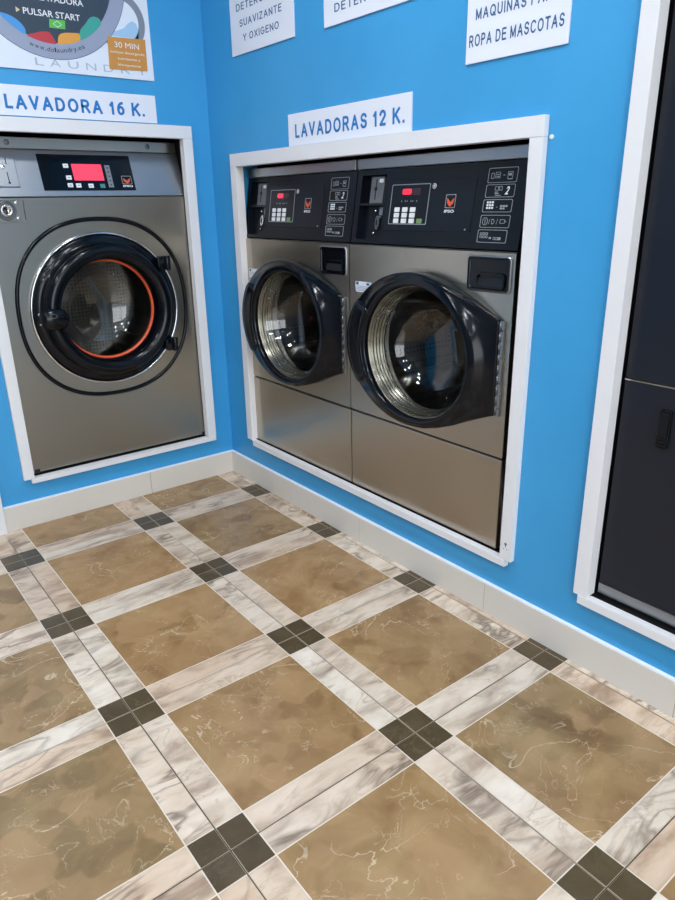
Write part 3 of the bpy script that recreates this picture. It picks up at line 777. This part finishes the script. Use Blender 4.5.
    for k in range(3):
        a = math.radians(75 + 120*k); c, s = math.cos(a), math.sin(a); mb = MB(); L = []
        for d, h in ((.11, .03), (.14, .085), (.38, .095), (.49, .05)):
            L.append([(cu + (.31-hh)*c - w_*s, d, cv + (.31-hh)*s + w_*c) for hh, w_ in ((0, .05), (h*.6, .03), (h, .010), (h, -.010), (h*.6, -.03), (0, -.05))])
        mb.loops(L, True, True, True, True); mb.build('lifter', M['steel_d'], dm)
    mb = MB(); mb.lathe(cu, cv, [(.2955, .004), (.295, -.004), (.292, -.008), (.287, -.008), (.284, -.003), (.283, .004)], 1, 128)
    mb.build('trim_ring', M['chrome'], root)
    # door
    mb = MB(); mb.lathe(cu, cv, [(.2845, .003), (.2835, -.002), (.279, -.006), (.262, -.010), (.252, -.014), (.2505, -.04), (.248, -.052), (.243, -.060), (.236, -.064), (.226, -.066), (.214, -.064), (.203, -.058), (.197, -.050), (.194, -.03), (.192, .0), (.192, .012), (.196, .022), (.28, .03)], 1, 128)
    dr = mb.build('door', M['black'], root)
    mb = MB(); mb.lathe(cu, cv, [(.1925, .006), (.188, .008), (.1855, .013), (.186, .020), (.193, .022)], 1, 96); mb.build('door_gasket', M['orange'], dr)
    mb = MB(); mb.lathe(cu, cv, [(.187, .016), (.183, .03), (.172, .055), (.162, .085), (.155, .10), (.142, .112), (.115, .125), (.08, .136), (.04, .142), (.002, .144)], 1, 96, False, True)
    mb.build('door_glass', M['glass'], dr)
    for v in (.770, .440):
        a = math.asin((v-cv)/.262); u = cu + .262*math.cos(a)
        mb = MB(); mb.prism(rrect(.590, .645, v-.026, v+.026, .014), -.040, -.001, True); mb.rod((.630, -.040, v-.028), (.630, -.040, v+.028), .013)
        mb.build('hinge', M['black'], dr, .003)
    # lever knob on the left side of the door
    mb = MB(); L = []
    for t_ in range(13):
        x = t_/12; u = .108 + .096*x; rr = .030 + .012*math.sin(PI*min(1, x*1.05)); 
        if t_ == 0: rr = .010
        if t_ == 12: rr = .012
        if t_ == 11: rr = .028
        L.append([(u, -.058 + .6*rr*math.cos(2*PI*j/20), .597 + rr*math.sin(2*PI*j/20)) for j in range(20)])
    mb.loops(L, True, True, True, True); hn = mb.build('door_handle', M['black'], dr)
    mb = MB(); ringband(mb, ell(.145, .612, .014, .008, 20), .002, -.0855, -.080); mb.build('handle_button', M['zinc'], dr)
    for ang in (150, 178, 186):
        a = math.radians(ang); mb = MB(); u, v = cu + .268*math.cos(a), cv + .268*math.sin(a)
        mb.rod((u, -.014, v), (u, -.008, v), .0045, 12); mb.build('door_screw', M['chrome'], dr)
    return root
bw = big_washer()
tag(bw, 'large steel washer with a pink display and an orange ring inside its black door', 'washing machine')

# ------------------------------------------------------------------ tall charcoal dryer at the right edge
root = empty('stacked_dryer', (.023, -1.8845, .2), -PI/2)
W = .80
mb = MB(); mb.box(0, W, .012, .70, 0.003, 1.955); mb.build('cabinet', M['void'], root)
mb = MB(); mb.box(0, W, -.002, .012, .0195, .0485); mb.build('plinth_strip', M['steel_top'], root, .001)
mb = MB(); mb.box(0, W, -.002, .012, .0505, .589); lo_ = mb.build('lower_door', M['char'], root, .0015)
mb = MB(); mb.box(0, W, -.003, .010, .5895, .5925); mb.build('edge_strip', M['chrome'], root)
mb = MB(); mb.box(0, W, -.002, .012, .5945, 1.955); mb.build('upper_door', M['char'], root, .0015)
mb = MB(); mb.prism(rrect(.0955, .1235, .449, .541, .006), -.009, -.001); hd = mb.build('latch', M['black'], lo_, .002)
mb = MB(); mb.prism(rrect(.0995, .1195, .479, .531, .003), -.0125, -.008); mb.build('latch_lever', M['black_m'], lo_, .001)
for k in range(3):
    mb = MB(); mb.box(.1005, .1185, -.0105, -.008, .456+.007*k, .459+.007*k); mb.build('latch_rib', M['black_m'], lo_)
tag(root, 'tall dark charcoal machine behind a white frame at the right edge', 'dryer')

# ------------------------------------------------------------------ signs
def sign(loc, rz, w, h, lines, label, ink, t=.15):
    root = empty('wall_sign', loc, rz)
    mb = MB(); mb.box(0, w, -.005, -.0006, 0, h); mb.build('board', M['sign'], root, .0006)
    for (s_, u, v, ch, wd) in lines:
        tot = sum(GL[c][0] + .20 for c in s_) - .20; x = 0
        for word in s_.split(' '):
            ww = sum(GL[c][0] + .20 for c in word) - .20
            mb = MB(); mb.strokes(word, u + x*wd/tot, v, ch, ww*wd/tot, -.0054, t=t); mb.build('lettering', ink, root)
            x += ww + .20 + GL[' '][0] + .20
    tag(root, label, 'sign')
    return root
R90 = -PI/2
sign((-.822, 0, 1.4845), 0, .5985, .0945, [('LAVADORA 16 K.', .057, .0205, .0445, .493)],
     'white strip sign reading LAVADORA 16 K. above the large washer', M['ink'], t=.19)
sign((0, -.5705, 1.3725), R90, .6065, .099, [('LAVADORAS 12 K.', .041, .0235, .0425, .538)],
     'white strip sign reading LAVADORAS 12 K. standing on the wide frame', M['ink'], t=.18)
sign((0, -.225, 1.6955), R90, .398, .235, [('DETERGENTE', .046, .1340, .0225, .300), ('SUAVIZANTE', .064, .0840, .0225, .269), ('Y OXIGENO', .083, .0375, .0225, .230)],
     'white sign ending Y OXIGENO high on the blue wall by the corner', M['ink2'])
sign((0, -.7845, 1.690), R90, .398, .155, [('DETERGENTE', .053, .0320, .0225, .300)],
     'white sign cut by the top of the picture, between its two neighbours', M['ink2'])
sign((0, -1.369, 1.508), R90, .297, .20, [('MAQUINAS PARA', .028, .0920, .0245, .240), ('ROPA DE MASCOTAS', .010, .0355, .0265, .274)],
     'white sign reading MAQUINAS PARA ROPA DE MASCOTAS beside the tall frame', M['ink2'], t=.16)

# poster over the large washer
root = empty('poster', (0, 0, 1.6285), 0)
Z0 = 1.627
mb = MB(); mb.box(-.94, -.219, -.005, -.0006, 0, .62); mb.build('board', M['poster'], root, .0006)
def PP(mb_): return mb_.T
TT = Matrix.Translation((.0055, -.005, -Z0 + .003))
def layer(k): return Matrix.Translation((0, -.0004*k, 0)) @ TT
def disc(cx, cz, r, k, m_, name, r2=None, n=96):
    mb = MB(layer(k)); pts = [(cx + r*math.cos(2*PI*j/n), cz + r*math.sin(2*PI*j/n)) for j in range(n)]
    if r2 is None: mb.prism(pts, -.0004, 0)
    else: ringband(mb, pts, r - r2, -.0004, 0)
    return mb.build(name, m_, root)
for s, x in (('L', -.651), ('A', -.602), ('U', -.541), ('N', -.478), ('D', -.415), ('R', -.352), ('Y', -.289)):
    mb = MB(layer(0)); mb.text(s, x, 1.640, .024, .036 if s != 'L' else .028, d=-.0004); mb.build('pale_letter', M['p_txt'], root)
disc(-.335, 1.805, .093, 0, M['p_gry'], 'small_ring', .069)
mb = MB(layer(0)); pts = [(-.400, 1.757), (-.272, 1.757), (-.268, 1.785), (-.275, 1.805), (-.288, 1.812), (-.305, 1.803), (-.325, 1.785), (-.350, 1.775), (-.380, 1.768)]
mb.prism(pts, -.0004, 0); mb.build('pale_wave', M['p_pale'], root)
disc(-.580, 1.938, .2755, 1, M['p_edge'], 'ring_edge'); disc(-.580, 1.938, .274, 2, M['p_ring'], 'grey_ring'); disc(-.580, 1.938, .2255, 3, M['p_disc'], 'dark_disc')
def blob2(pts, m_, name, k=4):
    for _ in range(3 if len(pts) > 6 else 0):
        pts = [q_ for i in range(len(pts)) for q_ in ((.75*pts[i][0] + .25*pts[(i+1) % len(pts)][0], .75*pts[i][1] + .25*pts[(i+1) % len(pts)][1]), (.25*pts[i][0] + .75*pts[(i+1) % len(pts)][0], .25*pts[i][1] + .75*pts[(i+1) % len(pts)][1]))]
    mb = MB(layer(k)); mb.prism(pts, -.0004, 0); return mb.build(name, m_, root)
def arc(r, a0, a1, n=10): return [(-.580 + r*math.cos(math.radians(a0 + (a1-a0)*i/n)), 1.938 + r*math.sin(math.radians(a0 + (a1-a0)*i/n))) for i in range(n+1)]
blob2(arc(.229, -150, -112.5) + [(-.668, 1.748), (-.690, 1.770), (-.720, 1.782), (-.750, 1.784), (-.770, 1.800)], M['p_bl'], 'blue_wave')
blob2(arc(.229, -113, -88) + [(-.572, 1.715), (-.585, 1.738), (-.595, 1.745), (-.620, 1.742), (-.640, 1.735)], M['p_red'], 'red_wave')
blob2(arc(.229, -87, -66) + [(-.487, 1.737), (-.487, 1.752), (-.510, 1.750), (-.545, 1.747), (-.562, 1.737)], M['p_or'], 'orange_wave')
blob2(arc(.229, -66, -40) + [(-.410, 1.805), (-.428, 1.810), (-.447, 1.803), (-.462, 1.783), (-.487, 1.760), (-.487, 1.737)], M['p_teal'], 'teal_wave')
blob2([(-.588, 1.757), (-.535, 1.758), (-.532, 1.784), (-.585, 1.783)], M['p_gr'], 'green_note')
mb = MB(layer(5)); ringband(mb, [(-.575, 1.770), (-.560, 1.760), (-.545, 1.770), (-.560, 1.781)], .002, -.0004, 0); mb.build('green_note_mark', M['wht'], root)
mb = MB(layer(4)); mb.text('LAVADORA', -.608, 1.8345, .0195, .146, d=-.0004, bold=.012); mb.build('white_lettering', M['wht'], root)
mb = MB(layer(4)); mb.text('PULSAR START', -.667, 1.7885, .0195, .188, d=-.0004, bold=.012)
mb.build('white_lettering', M['wht'], root)
mb = MB(layer(4)); mb.prism([(-.689, 1.790), (-.676, 1.798), (-.689, 1.806)], -.0004, 0); mb.build('arrow_mark', M['p_arrow'], root)
mb = MB(layer(4)); mb.prism([(-.629, 1.834), (-.616, 1.842), (-.629, 1.850)], -.0004, 0)
mb.build('arrow_mark', M['p_arrow'], root)
mb = MB(layer(4)); s = 'www.dolaundry.es'; wd = dict(w=1.35, m=1.4, i=.5, l=.5, r=.7, t=.6, **{'.': .5}); tot = sum(wd.get(c, 1) for c in s); p_ = 0
for c in s:
    w_ = wd.get(c, 1); fr = (p_ + w_/2)/tot; p_ += w_; a = math.radians(-109.5 + fr*44.5); rr = .2535
    mb.text(c, -.580 + rr*math.cos(a), 1.938 + rr*math.sin(a), .0150, w_*.0098, d=-.0004, rot=a + PI/2, center=True)
mb.build('web_address', M['p_ink'], root)
mb = MB(layer(4)); mb.prism([(-.389, 1.753), (-.394, 1.650), (-.249, 1.655), (-.247, 1.757)][::-1], -.0005, 0); tg = mb.build('orange_tag', M['p_tag'], root)
mb = MB(layer(5)); mb.text('30 MIN', -.366, 1.722, .019, .092, d=-.0006)
mb.text('incluye detergente,', -.383, 1.7035, .0085, .130, d=-.0006); mb.text('suavizante y', -.360, 1.684, .0085, .086, d=-.0006); mb.text('blanqueante', -.360, 1.664, .0085, .086, d=-.0006)
mb.build('tag_lettering', M['wht'], tg)
tag(root, 'laundry poster with a grey circle and orange tag above the large washer', 'poster')

# small white plug in the blue wall
mb = MB(); mb.rod((-.004, -1.642, 1.323), (.003, -1.642, 1.323), .0055, 16); o = mb.build('screw_cap', M['wht'], None, .001)
tag(o, 'tiny white cap in the blue wall at the upper right of the wide frame', 'screw cap')

# ------------------------------------------------------------------ light
for x in (-2.75, -1.75, -.75):
    for y in (-4.2, -2.7, -1.2):
        r_ = empty('ceiling_light', (x, y, RH))
        mb = MB(); mb.lathe(0, 0, [(.135, 0), (.135, .016), (.115, .02), (.11, .012)], 1, 48); mb.T = Matrix.Identity(4)
        mb.v = [Vector((p.x, p.z, -p.y)) for p in mb.v]; mb.build('housing', M['white'], r_)
        mb = MB(); mb.prism(ell(0, 0, .11, .11, 48), .006, .012); mb.v = [Vector((p.x, p.z, -p.y)) for p in mb.v]; mb.build('diffuser', M['lamp'], r_)
        tag(r_, 'round white ceiling lamp over the tiled floor', 'ceiling light', 'ceiling lamps out of view')
w = bpy.data.worlds.new('World'); S.world = w; w.use_nodes = True
bg = w.node_tree.nodes['Background']; bg.inputs[0].default_value = (.90, .95, 1.0, 1); bg.inputs[1].default_value = 4.0

# ------------------------------------------------------------------ camera
cam = bpy.data.cameras.new('camera'); co = bpy.data.objects.new('camera', cam); COL.objects.link(co); S.camera = co
F, ya, pi_, ro = 682.91431, 0.91418, 0.34772, -0.01753
cp = Vector((-1.45843, -2.70056, 1.18861))
f = Vector((math.cos(pi_)*math.cos(ya), math.cos(pi_)*math.sin(ya), -math.sin(pi_)))
r = f.cross(Vector((0, 0, 1))).normalized(); u = r.cross(f)
r2 = math.cos(ro)*r + math.sin(ro)*u; u2 = -math.sin(ro)*r + math.cos(ro)*u
m4 = Matrix((( r2.x, u2.x, -f.x, cp.x), (r2.y, u2.y, -f.y, cp.y), (r2.z, u2.z, -f.z, cp.z), (0, 0, 0, 1)))
co.matrix_world = m4
cam.sensor_fit = 'VERTICAL'; cam.sensor_height = 24; cam.lens = F/900*24; cam.clip_start = .02; cam.clip_end = 60

S.view_settings.view_transform = 'Standard'; S.view_settings.look = 'None'; S.view_settings.gamma = 1.0
S.view_settings.use_curve_mapping = False
S.view_settings.exposure = 0.30
